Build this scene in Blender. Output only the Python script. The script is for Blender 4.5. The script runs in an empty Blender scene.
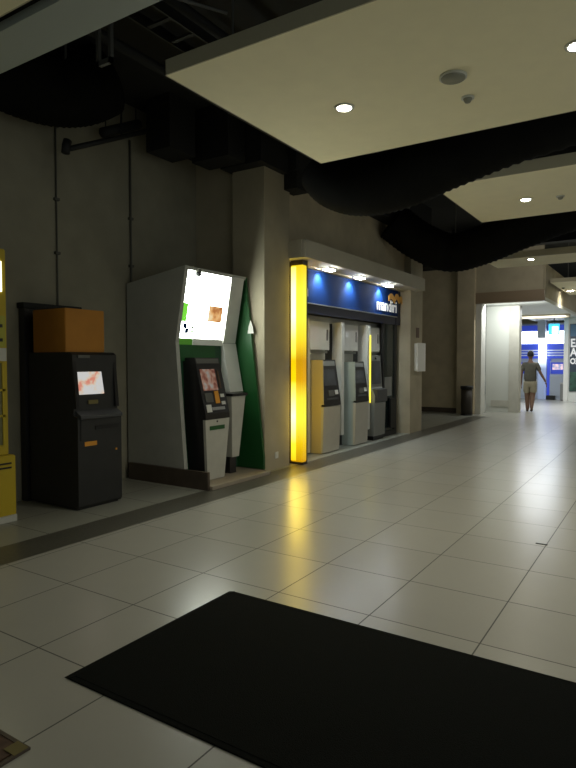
import bpy, bmesh, math, random
from mathutils import Vector, Matrix
random.seed(4)
C = bpy.context.scene.collection
S = bpy.context.scene

# ------------------------------------------------------------------ materials
def mat(name, col, rough=.6, metal=0, emit=None, es=0, noise=0, nscale=6, spec=.5, bump=0):
    m = bpy.data.materials.new(name); m.use_nodes = True
    nt = m.node_tree; b = nt.nodes['Principled BSDF']
    b.inputs['Base Color'].default_value = (*col, 1)
    b.inputs['Roughness'].default_value = rough
    b.inputs['Metallic'].default_value = metal
    b.inputs['Specular IOR Level'].default_value = spec
    if emit:
        b.inputs['Emission Color'].default_value = (*emit, 1)
        b.inputs['Emission Strength'].default_value = es
    if noise or bump:
        tc = nt.nodes.new('ShaderNodeTexCoord')
        n = nt.nodes.new('ShaderNodeTexNoise'); n.inputs['Scale'].default_value = nscale
        n.inputs['Detail'].default_value = 6
        nt.links.new(tc.outputs['Object'], n.inputs['Vector'])
        if noise:
            r = nt.nodes.new('ShaderNodeValToRGB')
            r.color_ramp.elements[0].position = .3; r.color_ramp.elements[1].position = .7
            r.color_ramp.elements[0].color = (*[c*(1-noise) for c in col], 1)
            r.color_ramp.elements[1].color = (*[min(1, c*(1+noise)) for c in col], 1)
            nt.links.new(n.outputs['Fac'], r.inputs['Fac']); nt.links.new(r.outputs['Color'], b.inputs['Base Color'])
        if bump:
            bp = nt.nodes.new('ShaderNodeBump'); bp.inputs['Strength'].default_value = bump; bp.inputs['Distance'].default_value = .01
            nt.links.new(n.outputs['Fac'], bp.inputs['Height']); nt.links.new(bp.outputs['Normal'], b.inputs['Normal'])
    return m

def tile_mat(name, col, grout, sx, sy, ox, oy, gw=.004, rough=.2, var=.05):
    m = bpy.data.materials.new(name); m.use_nodes = True
    nt = m.node_tree; N = nt.nodes; L = nt.links; b = N['Principled BSDF']
    tc = N.new('ShaderNodeTexCoord'); sep = N.new('ShaderNodeSeparateXYZ'); L.new(tc.outputs['Object'], sep.inputs[0])
    def mth(op, a, bb=None):
        n = N.new('ShaderNodeMath'); n.operation = op
        for i, v in enumerate((a, bb)):
            if v is None: continue
            if isinstance(v, (int, float)): n.inputs[i].default_value = v
            else: L.new(v, n.inputs[i])
        return n.outputs[0]
    masks = []; ids = []
    for out, s, o in ((sep.outputs[0], sx, ox), (sep.outputs[1], sy, oy)):
        t = mth('DIVIDE', mth('SUBTRACT', out, o), s)
        ids.append(mth('FLOOR', t))
        f = mth('FRACT', t)
        d = mth('MINIMUM', f, mth('SUBTRACT', 1.0, f))
        masks.append(mth('LESS_THAN', mth('MULTIPLY', d, s), gw))
    mk = mth('MAXIMUM', masks[0], masks[1])
    cid = N.new('ShaderNodeCombineXYZ'); L.new(ids[0], cid.inputs[0]); L.new(ids[1], cid.inputs[1])
    wn = N.new('ShaderNodeTexWhiteNoise'); wn.noise_dimensions = '3D'; L.new(cid.outputs[0], wn.inputs['Vector'])
    n = N.new('ShaderNodeTexNoise'); n.inputs['Scale'].default_value = 5; n.inputs['Detail'].default_value = 8
    L.new(tc.outputs['Object'], n.inputs['Vector'])
    v = mth('ADD', mth('MULTIPLY', wn.outputs['Value'], var), mth('MULTIPLY', n.outputs['Fac'], var))
    v = mth('ADD', v, 1-var)
    hs = N.new('ShaderNodeHueSaturation'); hs.inputs['Color'].default_value = (*col, 1); L.new(v, hs.inputs['Value'])
    mx = N.new('ShaderNodeMix'); mx.data_type = 'RGBA'; L.new(mk, mx.inputs[0])
    L.new(hs.outputs[0], mx.inputs[6]); mx.inputs[7].default_value = (*grout, 1)
    L.new(mx.outputs[2], b.inputs['Base Color'])
    n2 = N.new('ShaderNodeTexNoise'); n2.inputs['Scale'].default_value = 1.7; n2.inputs['Detail'].default_value = 5
    L.new(tc.outputs['Object'], n2.inputs['Vector'])
    rr = mth('ADD', mth('MULTIPLY', n2.outputs['Fac'], .06), rough-.03)
    L.new(mth('ADD', rr, mth('MULTIPLY', mk, .4)), b.inputs['Roughness'])
    return m

M = {}
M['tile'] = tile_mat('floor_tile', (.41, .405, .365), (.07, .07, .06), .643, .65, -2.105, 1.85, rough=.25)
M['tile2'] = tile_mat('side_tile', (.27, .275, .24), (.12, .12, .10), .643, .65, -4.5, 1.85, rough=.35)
M['tile3'] = tile_mat('far_tile', (.5, .52, .52), (.2, .2, .2), .643, .65, -2.105, 1.85, rough=.18)
M['strip'] = mat('dark_granite', (.085, .083, .068), .35, noise=.25, nscale=40)
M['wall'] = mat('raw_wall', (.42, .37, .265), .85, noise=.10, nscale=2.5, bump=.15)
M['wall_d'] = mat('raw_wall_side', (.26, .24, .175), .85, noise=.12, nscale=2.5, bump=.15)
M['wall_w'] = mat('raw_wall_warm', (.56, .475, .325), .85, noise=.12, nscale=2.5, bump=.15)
M['cream'] = mat('cream_paint', (.50, .46, .36), .7, noise=.05, nscale=3)
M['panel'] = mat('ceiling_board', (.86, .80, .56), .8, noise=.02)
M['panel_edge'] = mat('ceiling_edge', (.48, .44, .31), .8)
M['grey_panel'] = mat('grey_board', (.36, .40, .38), .7)
M['black'] = mat('soffit_black', (.012, .012, .011), .9)
M['duct'] = mat('duct_black', (.005, .005, .0045), .9, noise=.3, nscale=3, spec=.1)
M['steel_d'] = mat('dark_steel', (.010, .010, .009), .7)
M['steel_g'] = mat('hanger_grey', (.12, .12, .11), .5, metal=.3)
M['mat'] = mat('rubber_mat', (.005, .006, .005), .9, noise=.3, nscale=200, bump=.6, spec=.08)
M['brown'] = mat('brown_mat', (.09, .05, .03), .7, noise=.3, nscale=40)
M['kiosk_door'] = mat('kiosk_door', (.16, .15, .06), .3)
M['kiosk_label'] = mat('kiosk_label', (.40, .38, .04), .5)
M['conduit'] = mat('conduit_paint', (.10, .097, .08), .8)
M['lit_white'] = mat('lit_white', (.88, .88, .84), .4)  # whiter than the cabinet body, to carry the light on its door
M['brass'] = mat('brass', (.16, .13, .04), .5)
M['white'] = mat('white_metal', (.66, .66, .62), .45, noise=.03)
M['offwhite'] = mat('offwhite', (.52, .51, .45), .5, noise=.05)
M['grey_booth'] = mat('booth_grey', (.42, .42, .38), .6, noise=.05)
M['kick'] = mat('brown_kick', (.075, .055, .04), .5, noise=.2)
M['tan'] = mat('tan_platform', (.36, .31, .24), .5, noise=.08)
M['green'] = mat('booth_green', (.012, .09, .022), .4)
M['green_l'] = mat('light_green', (.15, .5, .05), .4)
M['green_shade'] = mat('shaded_green', (.012, .07, .03), .5)  # green darkened for the shade below the glowing header
M['head'] = mat('machine_black', (.018, .017, .018), .3)
M['head_g'] = mat('machine_charcoal', (.06, .062, .066), .4)
M['slot'] = mat('slot_black', (.006, .006, .006), .5)
M['gunmetal'] = mat('machine_charcoal_body', (.019, .019, .0185), .5, noise=.1)
M['atm_lo'] = mat('machine_greige', (.50, .48, .42), .45, noise=.03)
M['atm_teal'] = mat('machine_bluegrey', (.38, .44, .42), .45)
M['atm_cream_lit'] = mat('machine_cream_lit', (.55, .46, .26), .45)  # cream with the yellow column's glow mixed into the colour
M['atm_grey'] = mat('machine_grey', (.23, .235, .22), .45)
M['navy'] = mat('sign_blue', (.001, .021, .105), .75, spec=.15)
M['navy_d'] = mat('sign_navy_dark', (.005, .008, .035), .4)
M['alu'] = mat('aluminium', (.5, .5, .5), .3, metal=.9)
M['gold'] = mat('logo_gold', (.75, .38, .06), .4)
M['letter'] = mat('letter_white', (.75, .75, .75), .5, emit=(1, 1, 1), es=.08)
M['orange'] = mat('orange_card', (.40, .165, .015), .7, noise=.06)
M['yellow'] = mat('kiosk_yellow', (.50, .36, .012), .5)
M['orange_lab'] = mat('orange_label', (.7, .30, .03), .6)
M['glass_d'] = mat('dark_glass', (.02, .03, .03), .08)
M['socket'] = mat('socket_white', (.7, .7, .66), .5)
M['brown_sign'] = mat('brown_plate', (.10, .055, .03), .6)
M['lamp'] = mat('lamp_glow', (1, 1, 1), .5, emit=(1, .96, .82), es=24)
M['lamp_cool'] = mat('spot_glow', (1, 1, 1), .5, emit=(.92, .97, 1), es=30)
M['lampring'] = mat('lamp_trim', (.55, .55, .48), .4)
M['grille'] = mat('speaker_grille', (.25, .25, .20), .7)
M['bin'] = mat('bin_steel', (.05, .04, .03), .5)
M['white_wall'] = mat('white_painted_wall', (.62, .64, .60), .6)
M['white_col'] = mat('pale_column', (.70, .70, .66), .6)
M['bronze'] = mat('bronze_trim', (.27, .20, .13), .45)
M['skin'] = mat('skin', (.16, .085, .05), .6)
M['shirt'] = mat('olive_shirt', (.085, .082, .065), .85, noise=.1, nscale=20)
M['shorts'] = mat('khaki_shorts', (.30, .27, .19), .85)
M['hair'] = mat('hair_black', (.012, .01, .01), .8)
M['shoe'] = mat('sandal_brown', (.05, .035, .03), .7)
M['strap_w'] = mat('belt_white', (.6, .6, .58), .7)
M['fb'] = mat('booth_blue', (.03, .06, .42), .4, emit=(.05, .10, .8), es=.13)
M['fb_bright'] = mat('booth_lightbox', (.9, .95, 1), .4, emit=(.85, .92, 1), es=1.7)
M['fb_mid'] = mat('booth_column_light', (.9, .95, 1), .4, emit=(.85, .92, 1), es=1.0)
M['fb_grey'] = mat('booth_pale_grey', (.45, .5, .58), .4)
M['fb_stripe'] = mat('booth_stripe', (.7, .75, .85), .4)
M['cyan'] = mat('cyan_sign', (.05, .5, .7), .4, emit=(.05, .55, .85), es=.45)
M['cyan_w'] = mat('cyan_sign_white', (.8, .95, 1), .4, emit=(.7, .95, 1), es=.9)
M['poster'] = mat('poster_navy', (.02, .035, .06), .4)
M['poster_g'] = mat('poster_green', (.02, .07, .045), .5, noise=.8, nscale=6)
M['poster_b'] = mat('poster_blue', (.05, .13, .22), .5)
M['kiosk_lit'] = mat('kiosk_lit_header', (1, 1, .8), .4, emit=(1, .97, .62), es=.8)

def ramp_emit(name, scale, stops, es, kind='noise', axis=2, off=0, rng=1.0, dist=0):
    m = bpy.data.materials.new(name); m.use_nodes = True
    nt = m.node_tree; N = nt.nodes; L = nt.links; b = N['Principled BSDF']
    tc = N.new('ShaderNodeTexCoord'); r = N.new('ShaderNodeValToRGB')
    if kind == 'noise':
        n = N.new('ShaderNodeTexNoise'); n.inputs['Scale'].default_value = scale; n.inputs['Detail'].default_value = 3
        L.new(tc.outputs['Object'], n.inputs['Vector']); L.new(n.outputs['Fac'], r.inputs['Fac'])
    else:
        s = N.new('ShaderNodeSeparateXYZ'); L.new(tc.outputs['Object'], s.inputs[0])
        mr = N.new('ShaderNodeMapRange'); mr.inputs['From Min'].default_value = off; mr.inputs['From Max'].default_value = off+rng
        L.new(s.outputs[axis], mr.inputs['Value']); L.new(mr.outputs[0], r.inputs['Fac'])
    els = r.color_ramp.elements
    while len(els) < len(stops): els.new(.5)
    for e, (p, c) in zip(els, stops): e.position = p; e.color = (*c, 1)
    L.new(r.outputs['Color'], b.inputs['Emission Color']); b.inputs['Emission Strength'].default_value = es
    b.inputs['Base Color'].default_value = (.05, .05, .05, 1); b.inputs['Roughness'].default_value = .3
    return m
M['screen_pink'] = ramp_emit('screen_picture', 9, [(.0, (.55, .2, .16)), (.38, (.9, .32, .22)), (.46, (.9, .72, .55)), (.55, (.80, .80, .78)), (1, (.85, .8, .8))], .27)
M['screen_red'] = ramp_emit('screen_menu', 14, [(.35, (.35, .06, .03)), (.5, (.8, .42, .28)), (.65, (.75, .72, .65))], .10)
M['screen_dim'] = ramp_emit('screen_dim', 7, [(.45, (.004, .006, .008)), (.7, (.05, .06, .07))], .15)
M['screen_far'] = ramp_emit('screen_far', 8, [(.4, (.25, .3, .5)), (.6, (.9, .6, .6))], .5)
M['photo'] = ramp_emit('food_picture', 9, [(.35, (.45, .16, .04)), (.5, (.8, .42, .15)), (.65, (.9, .7, .4))], .36)
M['tube_yellow'] = ramp_emit('yellow_tube_panel', 1, [(0, (.55, .26, .0)), (.10, (.85, .55, .0)), (.22, (1, .92, .05)), (.33, (1, .84, .04)), (.42, (.72, .36, .0)), (.52, (.60, .30, .0)),
                        (.62, (1, .72, .02)), (.74, (.98, .95, .06)), (.86, (.98, .94, .05)), (1, (.9, .62, .01))], .42, 'axis', 2, 0, 2.9)
M['tube_core'] = ramp_emit('yellow_tube_core', 1, [(0, (.7, .36, .0)), (.10, (.9, .6, .02)), (.24, (1, .95, .45)), (.34, (1, .85, .15)), (.42, (.78, .42, .0)), (.52, (.70, .36, .0)),
                        (.62, (1, .80, .1)), (.74, (1, .97, .5)), (.88, (1, .95, .42)), (1, (.9, .7, .05))], .75, 'axis', 2, 0, 2.9)
M['fb_shaft'] = ramp_emit('shaft_glow', 1, [(0, (.07, .09, .13)), (.5, (.10, .13, .2)), (.75, (.8, .9, 1)), (1, (1, 1, 1))], 1.1, 'axis', 2, 0, 2.4)
M['led_yellow'] = mat('yellow_strip', (1, .9, .1), .4, emit=(1, .82, .05), es=.6)
M['lightbox'] = mat('white_lightbox', (1, 1, 1), .4, emit=(.93, 1, .90), es=4.5)

# ------------------------------------------------------------------ mesh tools
def nb(): return bmesh.new()
def box(bm, x0, x1, y0, y1, z0, z1, bev=0):
    v = [bm.verts.new((x, y, z)) for z in (z0, z1) for y in (y0, y1) for x in (x0, x1)]
    fs = [bm.faces.new([v[i] for i in f]) for f in ((0, 2, 3, 1), (4, 5, 7, 6), (0, 1, 5, 4), (2, 6, 7, 3), (0, 4, 6, 2), (1, 3, 7, 5))]
    if bev:
        es = list({e for f in fs for e in f.edges})
        bmesh.ops.bevel(bm, geom=es, offset=bev, segments=2, affect='EDGES')
    return bm
def prism_y(bm, pts, y0, y1):        # pts (x,z) profile extruded along y
    a = [bm.verts.new((x, y0, z)) for x, z in pts]; b = [bm.verts.new((x, y1, z)) for x, z in pts]
    n = len(pts); bm.faces.new(a); bm.faces.new(b[::-1])
    for i in range(n): bm.faces.new((a[i], b[i], b[(i+1) % n], a[(i+1) % n]))
    return bm
def loft(bm, rings):                 # rings of equal-length vertex lists
    vs = [[bm.verts.new(p) for p in r] for r in rings]; n = len(vs[0])
    for a, b in zip(vs, vs[1:]):
        for i in range(n): bm.faces.new((a[i], a[(i+1) % n], b[(i+1) % n], b[i]))
    bm.faces.new(vs[0][::-1]); bm.faces.new(vs[-1]); return bm
def tube(bm, pts, rs, seg=16, ridge=0):
    pts = [Vector(p) for p in pts]
    if not isinstance(rs, (list, tuple)): rs = [rs]*len(pts)
    if ridge:   # resample for flexible duct ribs
        P = []; R = []
        for i in range(len(pts)-1):
            k = max(2, int((pts[i+1]-pts[i]).length/ridge))
            for j in range(k):
                t = j/k; P.append(pts[i].lerp(pts[i+1], t)); R.append(rs[i]*(1-t)+rs[i+1]*t)
        P.append(pts[-1]); R.append(rs[-1])
        R = [r*(1 if i % 2 else .955) for i, r in enumerate(R)]; pts, rs = P, R
    rings = []; up = Vector((0, 0, 1))
    for i, p in enumerate(pts):
        t = (pts[min(i+1, len(pts)-1)]-pts[max(i-1, 0)]).normalized()
        u = up if abs(t.dot(up)) < .9 else Vector((1, 0, 0))
        a = t.cross(u).normalized(); b = a.cross(t).normalized()
        rings.append([p + (a*math.cos(2*math.pi*k/seg) + b*math.sin(2*math.pi*k/seg))*rs[i] for k in range(seg)])
    return loft(bm, rings)
def cyl(bm, c, r, h, seg=24, r2=None):   # vertical, c = base centre
    r2 = r if r2 is None else r2
    return loft(bm, [[(c[0]+q*math.cos(2*math.pi*k/seg), c[1]+q*math.sin(2*math.pi*k/seg), z) for k in range(seg)] for q, z in ((r, c[2]), (r2, c[2]+h))])
def smooth_curve(pts, n=8):
    out = []; P = [Vector(p) for p in pts]; P = [P[0]]+P+[P[-1]]
    for i in range(1, len(P)-2):
        for j in range(n):
            t = j/n; a, b, c, d = P[i-1:i+3]
            out.append(.5*((2*b)+(-a+c)*t+(2*a-5*b+4*c-d)*t*t+(-a+3*b-3*c+d)*t**3))
    out.append(P[-2]); return out

def obj(name, bm, m, parent=None, smooth=False):
    me = bpy.data.meshes.new(name)
    bmesh.ops.recalc_face_normals(bm, faces=bm.faces[:]); bm.to_mesh(me); bm.free()
    if smooth:
        for p in me.polygons: p.use_smooth = True
    me.materials.append(M[m] if isinstance(m, str) else m)
    o = bpy.data.objects.new(name, me); C.objects.link(o)
    if parent:
        o.parent = parent
        w = Vector((0, 0, 0)); q = parent
        while q: w += q.location; q = q.parent
        me.transform(Matrix.Translation(-w))
    return o
def tag(o, label, cat, group=None):
    o['label'] = label; o['category'] = cat
    if group: o['group'] = group
    return o
def origin(o):                       # origin at the base of a one-mesh thing
    me = o.data; xs = [v.co for v in me.vertices]
    c = Vector(((min(v.x for v in xs)+max(v.x for v in xs))/2, (min(v.y for v in xs)+max(v.y for v in xs))/2, min(v.z for v in xs)))
    me.transform(Matrix.Translation(-c)); o.location = c; return o
def one(name, bm, m, label, cat, group=None, smooth=False):
    return tag(origin(obj(name, bm, m, None, smooth)), label, cat, group)
def thing(name, label, cat, loc, group=None):
    o = bpy.data.objects.new(name, None); C.objects.link(o); o.location = loc; o.empty_display_size = .1
    return tag(o, label, cat, group)
def struct(name, bm, m):
    o = obj(name, bm, m); o['kind'] = 'structure'; return o
def B(*a, **k): return box(nb(), *a, **k)
def slab_x(pts, t):                  # pts: four (x,y,z) corners, thickness t along +X
    bm = nb(); a = [bm.verts.new(p) for p in pts]; b = [bm.verts.new((p[0]+t, p[1], p[2])) for p in pts]; n = len(pts)
    bm.faces.new(a); bm.faces.new(b[::-1])
    for i in range(n): bm.faces.new((a[i], b[i], b[(i+1) % n], a[(i+1) % n]))
    return bm
def text(name, s, size, m, parent, mtx, bold=.0, ext=.006, xs=1.0):
    cu = bpy.data.curves.new(name, 'FONT'); cu.body = s; cu.size = size; cu.extrude = ext; cu.offset = bold
    tmp = bpy.data.objects.new(name, cu); C.objects.link(tmp)
    bpy.context.view_layer.update()
    me = bpy.data.meshes.new_from_object(tmp.evaluated_get(bpy.context.evaluated_depsgraph_get()))
    bpy.data.objects.remove(tmp); me.name = name
    me.transform(mtx @ Matrix.Diagonal((xs, 1, 1, 1))); me.materials.clear(); me.materials.append(M[m])
    o = bpy.data.objects.new(name, me); C.objects.link(o)
    if parent:
        o.parent = parent; w = Vector((0, 0, 0)); q = parent
        while q: w += q.location; q = q.parent
        me.transform(Matrix.Translation(-w))
    return o
def face_px(x, y, z):   # lettering plane facing +X, reading along +Y
    return Matrix(((0, 0, 1, x), (1, 0, 0, y), (0, 1, 0, z), (0, 0, 0, 1)))
def face_ny(x, y, z):   # lettering plane facing -Y, reading along +X
    return Matrix(((1, 0, 0, x), (0, 0, -1, y), (0, 1, 0, z), (0, 0, 0, 1)))

# ------------------------------------------------------------------ setting
struct('floor', B(-4.09, 6, -3, 31, -.1, 0), 'tile')
struct('trim_1', B(-4.5, -4.09, -3, 16.3, -.1, 0), 'strip')
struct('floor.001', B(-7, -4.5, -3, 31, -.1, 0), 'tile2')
struct('floor.002', B(-4.5, -4.09, 16.3, 31, -.1, 0), 'tile')
struct('ceiling', B(-7, 6, -3, 31, 4.75, 4.9), 'black')
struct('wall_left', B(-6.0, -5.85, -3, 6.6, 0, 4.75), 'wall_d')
bm = nb(); box(bm, -6.0, -5.1, 6.6, 6.75, 0, 4.75); box(bm, -5.1, -4.57, 6.5, 7.12, 0, 4.75)
struct('wall_corner', bm, 'wall')
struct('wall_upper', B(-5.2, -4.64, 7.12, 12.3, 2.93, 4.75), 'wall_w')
struct('wall_alcove_back', B(-5.75, -5.6, 7.12, 12.3, 0, 4.75), 'cream')
struct('wall_alcove_end', B(-5.6, -4.96, 11.7, 11.85, 0, 2.93), 'cream')
struct('wall_pilaster', B(-4.96, -4.5, 11.62, 12.30, 0, 4.75), 'wall')
bm = nb(); box(bm, -6.6, -5.1, 17.0, 17.15, 0, 4.75); box(bm, -5.1, -4.62, 16.75, 17.35, 0, 4.75)
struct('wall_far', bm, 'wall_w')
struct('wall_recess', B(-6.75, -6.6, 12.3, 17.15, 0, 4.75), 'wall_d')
struct('baseboard_far', B(-6.6, -5.1, 16.96, 17.0, 0, .14), 'kick')
struct('wall_right', B(6, 6.15, 9, 31, 0, 4.75), 'wall')
struct('wall_back', B(-7, 6, 30, 30.15, 0, 4.75), 'wall')
# far opening
struct('trim_2', B(-4.62, -4.46, 16.9, 17.35, 0, 3.1), 'white_col')
struct('wall_white', B(-4.62, -3.96, 18.05, 18.3, 0, 3.1), 'white_wall')
struct('trim_12', B(-3.96, -3.68, 18.02, 18.35, 0, 3.1), 'offwhite')
struct('baseboard_white', B(-4.46, -3.97, 18.03, 18.05, .16, .34), 'offwhite')
struct('trim_3', B(-4.62, -2.86, 16.9, 17.0, 3.40, 4.75), 'wall')
struct('trim_4', B(-4.62, -2.83, 16.86, 17.0, 3.10, 3.40), 'bronze')
struct('ceiling_low', B(-4.62, -2.83, 17.0, 29.9, 3.10, 3.2), 'white_wall')
struct('trim_5', B(-2.86, -2.83, 17.0, 29.9, 3.2, 4.1), 'wall')
struct('trim_6', B(-4.6, -2.9, 22.0, 22.3, 2.98, 3.1), 'wall')

# dark bulkheads hiding the raw wall tops
struct('trim_7', B(-4.72, -4.35, 6.95, 12.4, 4.12, 4.75), 'black')
struct('trim_8', B(-5.15, -4.48, 6.3, 6.95, 4.08, 4.75), 'black')
struct('trim_9', B(-5.85, -5.15, 6.35, 6.6, 4.38, 4.75), 'black')
struct('trim_10', B(-6.6, -4.55, 16.3, 17.0, 4.15, 4.75), 'black')

# canopy over the cash machines
t = thing('canopy', 'cream painted projecting canopy above the blue sign and three cash machines', 'canopy', (-4.47, 9.5, 2.95))
obj('fascia', B(-4.36, -4.30, 7.12, 11.90, 2.95, 3.20, bev=.004), 'cream', t)
obj('soffit_board', B(-4.64, -4.36, 7.12, 11.90, 2.95, 3.0), 'cream', t)
obj('top_board', B(-4.64, -4.36, 7.12, 11.90, 3.15, 3.20), 'cream', t)
obj('end_board', B(-4.64, -4.36, 7.10, 7.12, 2.95, 3.20), 'cream', t)

# suspended ceiling panels
def cpanel(x0, x1, y0, y1, z, th, label, m='panel', em='panel_edge'):
    t = thing('ceiling_panel', label, 'ceiling panel', ((x0+x1)/2, (y0+y1)/2, z), 'suspended ceiling panels')
    obj('board', B(x0+.01, x1-.01, y0+.01, y1-.01, z, z+.03), m, t)
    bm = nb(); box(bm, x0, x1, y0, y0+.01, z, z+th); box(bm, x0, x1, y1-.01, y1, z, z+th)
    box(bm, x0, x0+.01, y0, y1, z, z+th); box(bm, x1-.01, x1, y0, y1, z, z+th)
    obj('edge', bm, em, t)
    n = 0
    for px in (x0+.4, x0+2.2):
        for py in (y0+.3, y1-.3):
            obj('hanger_rod', tube(nb(), [(px, py, z+.02), (px, py, 4.75)], .008, 6), 'steel_g', t)
    return t
cpanel(-3.17, 2.2, 3.24, 5.56, 3.6, .11, 'large cream suspended ceiling panel nearest the camera with two lit downlights')
cpanel(-2.45, 2.6, 7.05, 9.22, 3.6, .13, 'second cream suspended ceiling panel, beyond the dark gap behind the large one')
cpanel(-3.34, 2.6, 12.75, 13.95, 3.6, .13, 'narrow cream suspended ceiling panel farthest along before the bright doorway')
cpanel(-4.9, -.5, 2.25, 2.57, 3.6, .06, 'narrow grey border strip of ceiling crossing the top left corner', 'grey_panel', 'grey_panel')
cpanel(-4.9, -.5, .6, 2.18, 3.62, .06, 'olive ceiling panel just cut by the top left corner of the picture')
cpanel(-2.75, 2.6, 17.2, 20.8, 3.6, .1, 'pale ceiling panel beyond the doorway bulkhead at far right')

# downlights
def downlight(x, y, z, label, power=20, r=.055):
    t = thing('downlight', label, 'downlight', (x, y, z-.012), 'recessed downlights')
    bm = nb()
    loft(bm, [[(x+q*math.cos(a*math.pi/12), y+q*math.sin(a*math.pi/12), zz) for a in range(24)] for q, zz in ((r+.028, z-.001), (r+.024, z-.012), (r, z-.012), (r, z-.001))])
    obj('trim_ring', bm, 'lampring', t, True)
    obj('bulb', cyl(nb(), (x, y, z-.016), r*.95, .012), 'lamp', t)
    l = bpy.data.lights.new('downlight_lamp', 'SPOT'); l.energy = power; l.color = (1, .93, .74)
    l.spot_size = math.radians(150); l.spot_blend = 1; l.shadow_soft_size = .05
    o = bpy.data.objects.new('downlight_lamp', l); C.objects.link(o); o.location = (0, 0, -.03); o.parent = t
    return t
downlight(-2.31, 4.44, 3.6, 'bright round downlight left of the speaker grille in the nearest ceiling panel', 24)
downlight(-.56, 4.42, 3.6, 'round downlight half cut by the right edge of the picture', 24)
downlight(1.2, 4.42, 3.6, 'round downlight just outside the right edge', 24)
downlight(-1.62, 8.20, 3.6, 'small lit downlight in the second ceiling panel', 26)
downlight(.6, 8.20, 3.6, 'round downlight right of the frame in the second ceiling panel', 26)
downlight(-2.46, 13.04, 3.6, 'tiny lit downlight in the narrow far ceiling panel', 22)
downlight(-2.55, 19.5, 3.6, 'glowing downlight at the far right beside the lit poster', 20, .09)

t = thing('ceiling_speaker', 'round grey ceiling speaker in the nearest ceiling panel', 'ceiling speaker', (-1.39, 4.40, 3.588))
bm = nb(); cyl(bm, (-1.39, 4.40, 3.585), .10, .014); obj('rim', bm, 'lampring', t, True)
bm = nb(); cyl(bm, (-1.39, 4.40, 3.575), .085, .012, r2=.09); obj('grille', bm, 'grille', t, True)
def detector(x, y, z, label):
    t = thing('smoke_detector', label, 'smoke detector', (x, y, z-.04))
    obj('base', cyl(nb(), (x, y, z-.014), .05, .013), 'lampring', t, True)
    obj('sensor_head', cyl(nb(), (x, y, z-.042), .022, .03, r2=.038), 'grille', t, True)
detector(-1.40, 4.81, 3.6, 'small round smoke detector beside the ceiling speaker')
detector(-1.22, 8.29, 3.6, 'small smoke detector right of the downlight in the second ceiling panel')
detector(-2.62, 18.6, 3.6, 'smoke detector on the far right ceiling panel')

# ducts, pipes, trays of the open ceiling
def hang(o_t, pts):
    for p in pts: obj('hanger_rod', tube(nb(), [p, (p[0], p[1], 4.75)], .012, 6), 'steel_g', o_t)
t = thing('air_duct', 'fat black air duct sagging between the two nearest cream ceiling panels', 'air duct', (-3.0, 6.25, 3.2), 'black flexible ducts')
obj('duct_body', tube(nb(), smooth_curve([(-3.50, 6.25, 3.80), (-3.36, 6.25, 3.64), (-3.05, 6.27, 3.52), (-2.6, 6.3, 3.53), (-2.0, 6.3, 3.68), (-1.2, 6.3, 3.85), (.2, 6.3, 4.0), (2.2, 6.3, 4.0)]), .34, 24, ridge=.06), 'duct', t, True)
hang(t, [(-1.95, 6.25, 4.0), (-3.1, 6.25, 3.85)])
t = thing('air_duct', 'black air duct curving behind the second ceiling panel near the far wall', 'air duct', (-3.0, 11, 3.2), 'black flexible ducts')
obj('duct_body', tube(nb(), smooth_curve([(-4.4, 10.4, 4.1), (-4.0, 10.7, 3.75), (-3.5, 11, 3.52), (-2.9, 11, 3.6), (-2.2, 11, 3.82), (-1.3, 11, 4.05), (.2, 11, 4.15), (2.2, 11, 4.15)]), .36, 24, ridge=.06), 'duct', t, True)
hang(t, [(-2.3, 11, 4.0), (-3.4, 11, 3.8)])
t = thing('air_duct', 'black air duct bulging over the raw wall at top left', 'air duct', (-5.2, 3.5, 3.85), 'black flexible ducts')
obj('duct_body', tube(nb(), smooth_curve([(-5.2, .5, 4.35), (-5.35, 2.2, 4.35), (-5.4, 3.2, 4.27), (-5.35, 3.75, 4.25), (-5.25, 4.1, 4.33), (-5.15, 4.35, 4.5)]), .36, 24, ridge=.06), 'duct', t, True)
hang(t, [(-5.0, 2.9, 4.3), (-5.05, 3.8, 4.4)])
t = thing('cable_tray', 'long black steel tray running beside the nearest ceiling panel', 'cable tray', (-3.9, 6, 4.5))
bm = nb(); box(bm, -4.05, -4.03, 2.96, 9.5, 4.5, 4.6); box(bm, -3.75, -3.73, 2.96, 9.5, 4.5, 4.6); obj('side_rail', bm, 'steel_d', t)
for k in range(21): obj('rung', B(-4.03, -3.75, 3.0+k*.3, 3.04+k*.3, 4.51, 4.53), 'steel_d', t)
for k in range(3): obj('hanger_rod', tube(nb(), [(-4.04, 3.4+k*2.6, 4.55), (-4.04, 3.4+k*2.6, 4.75)], .01, 6), 'steel_g', t)
def pipe(pts, r, label, m='steel_d', g='black ceiling pipes', smooth=True, name='pipe'):
    t = thing('ceiling_pipe', label, 'pipe', pts[0], g)
    obj('pipe', tube(nb(), pts, r, 10), m, t, smooth)
    for f in (.08, .5, .92):
        p = Vector(pts[0]).lerp(Vector(pts[-1]), f); obj('hanger_rod', tube(nb(), [p, (p.x, p.y, 4.75)], .008, 6), 'steel_d', t)
    return t
t = thing('sprinkler_pipe', 'black sprinkler pipe with a drop elbow at its left end, over the raw wall', 'pipe', (-5.3, 4.2, 3.85))
obj('pipe', tube(nb(), [(-5.5, 4.17, 3.79), (-5.5, 5.28, 4.33)], .03, 10), 'steel_d', t, True)
obj('elbow', tube(nb(), [(-5.5, 4.15, 3.87), (-5.5, 4.13, 3.81), (-5.5, 4.12, 3.73)], .045, 12), 'steel_d', t, True)
obj('hanger_rod', tube(nb(), [(-5.5, 4.9, 4.15), (-5.5, 4.9, 4.75)], .01, 6), 'steel_d', t)
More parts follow.
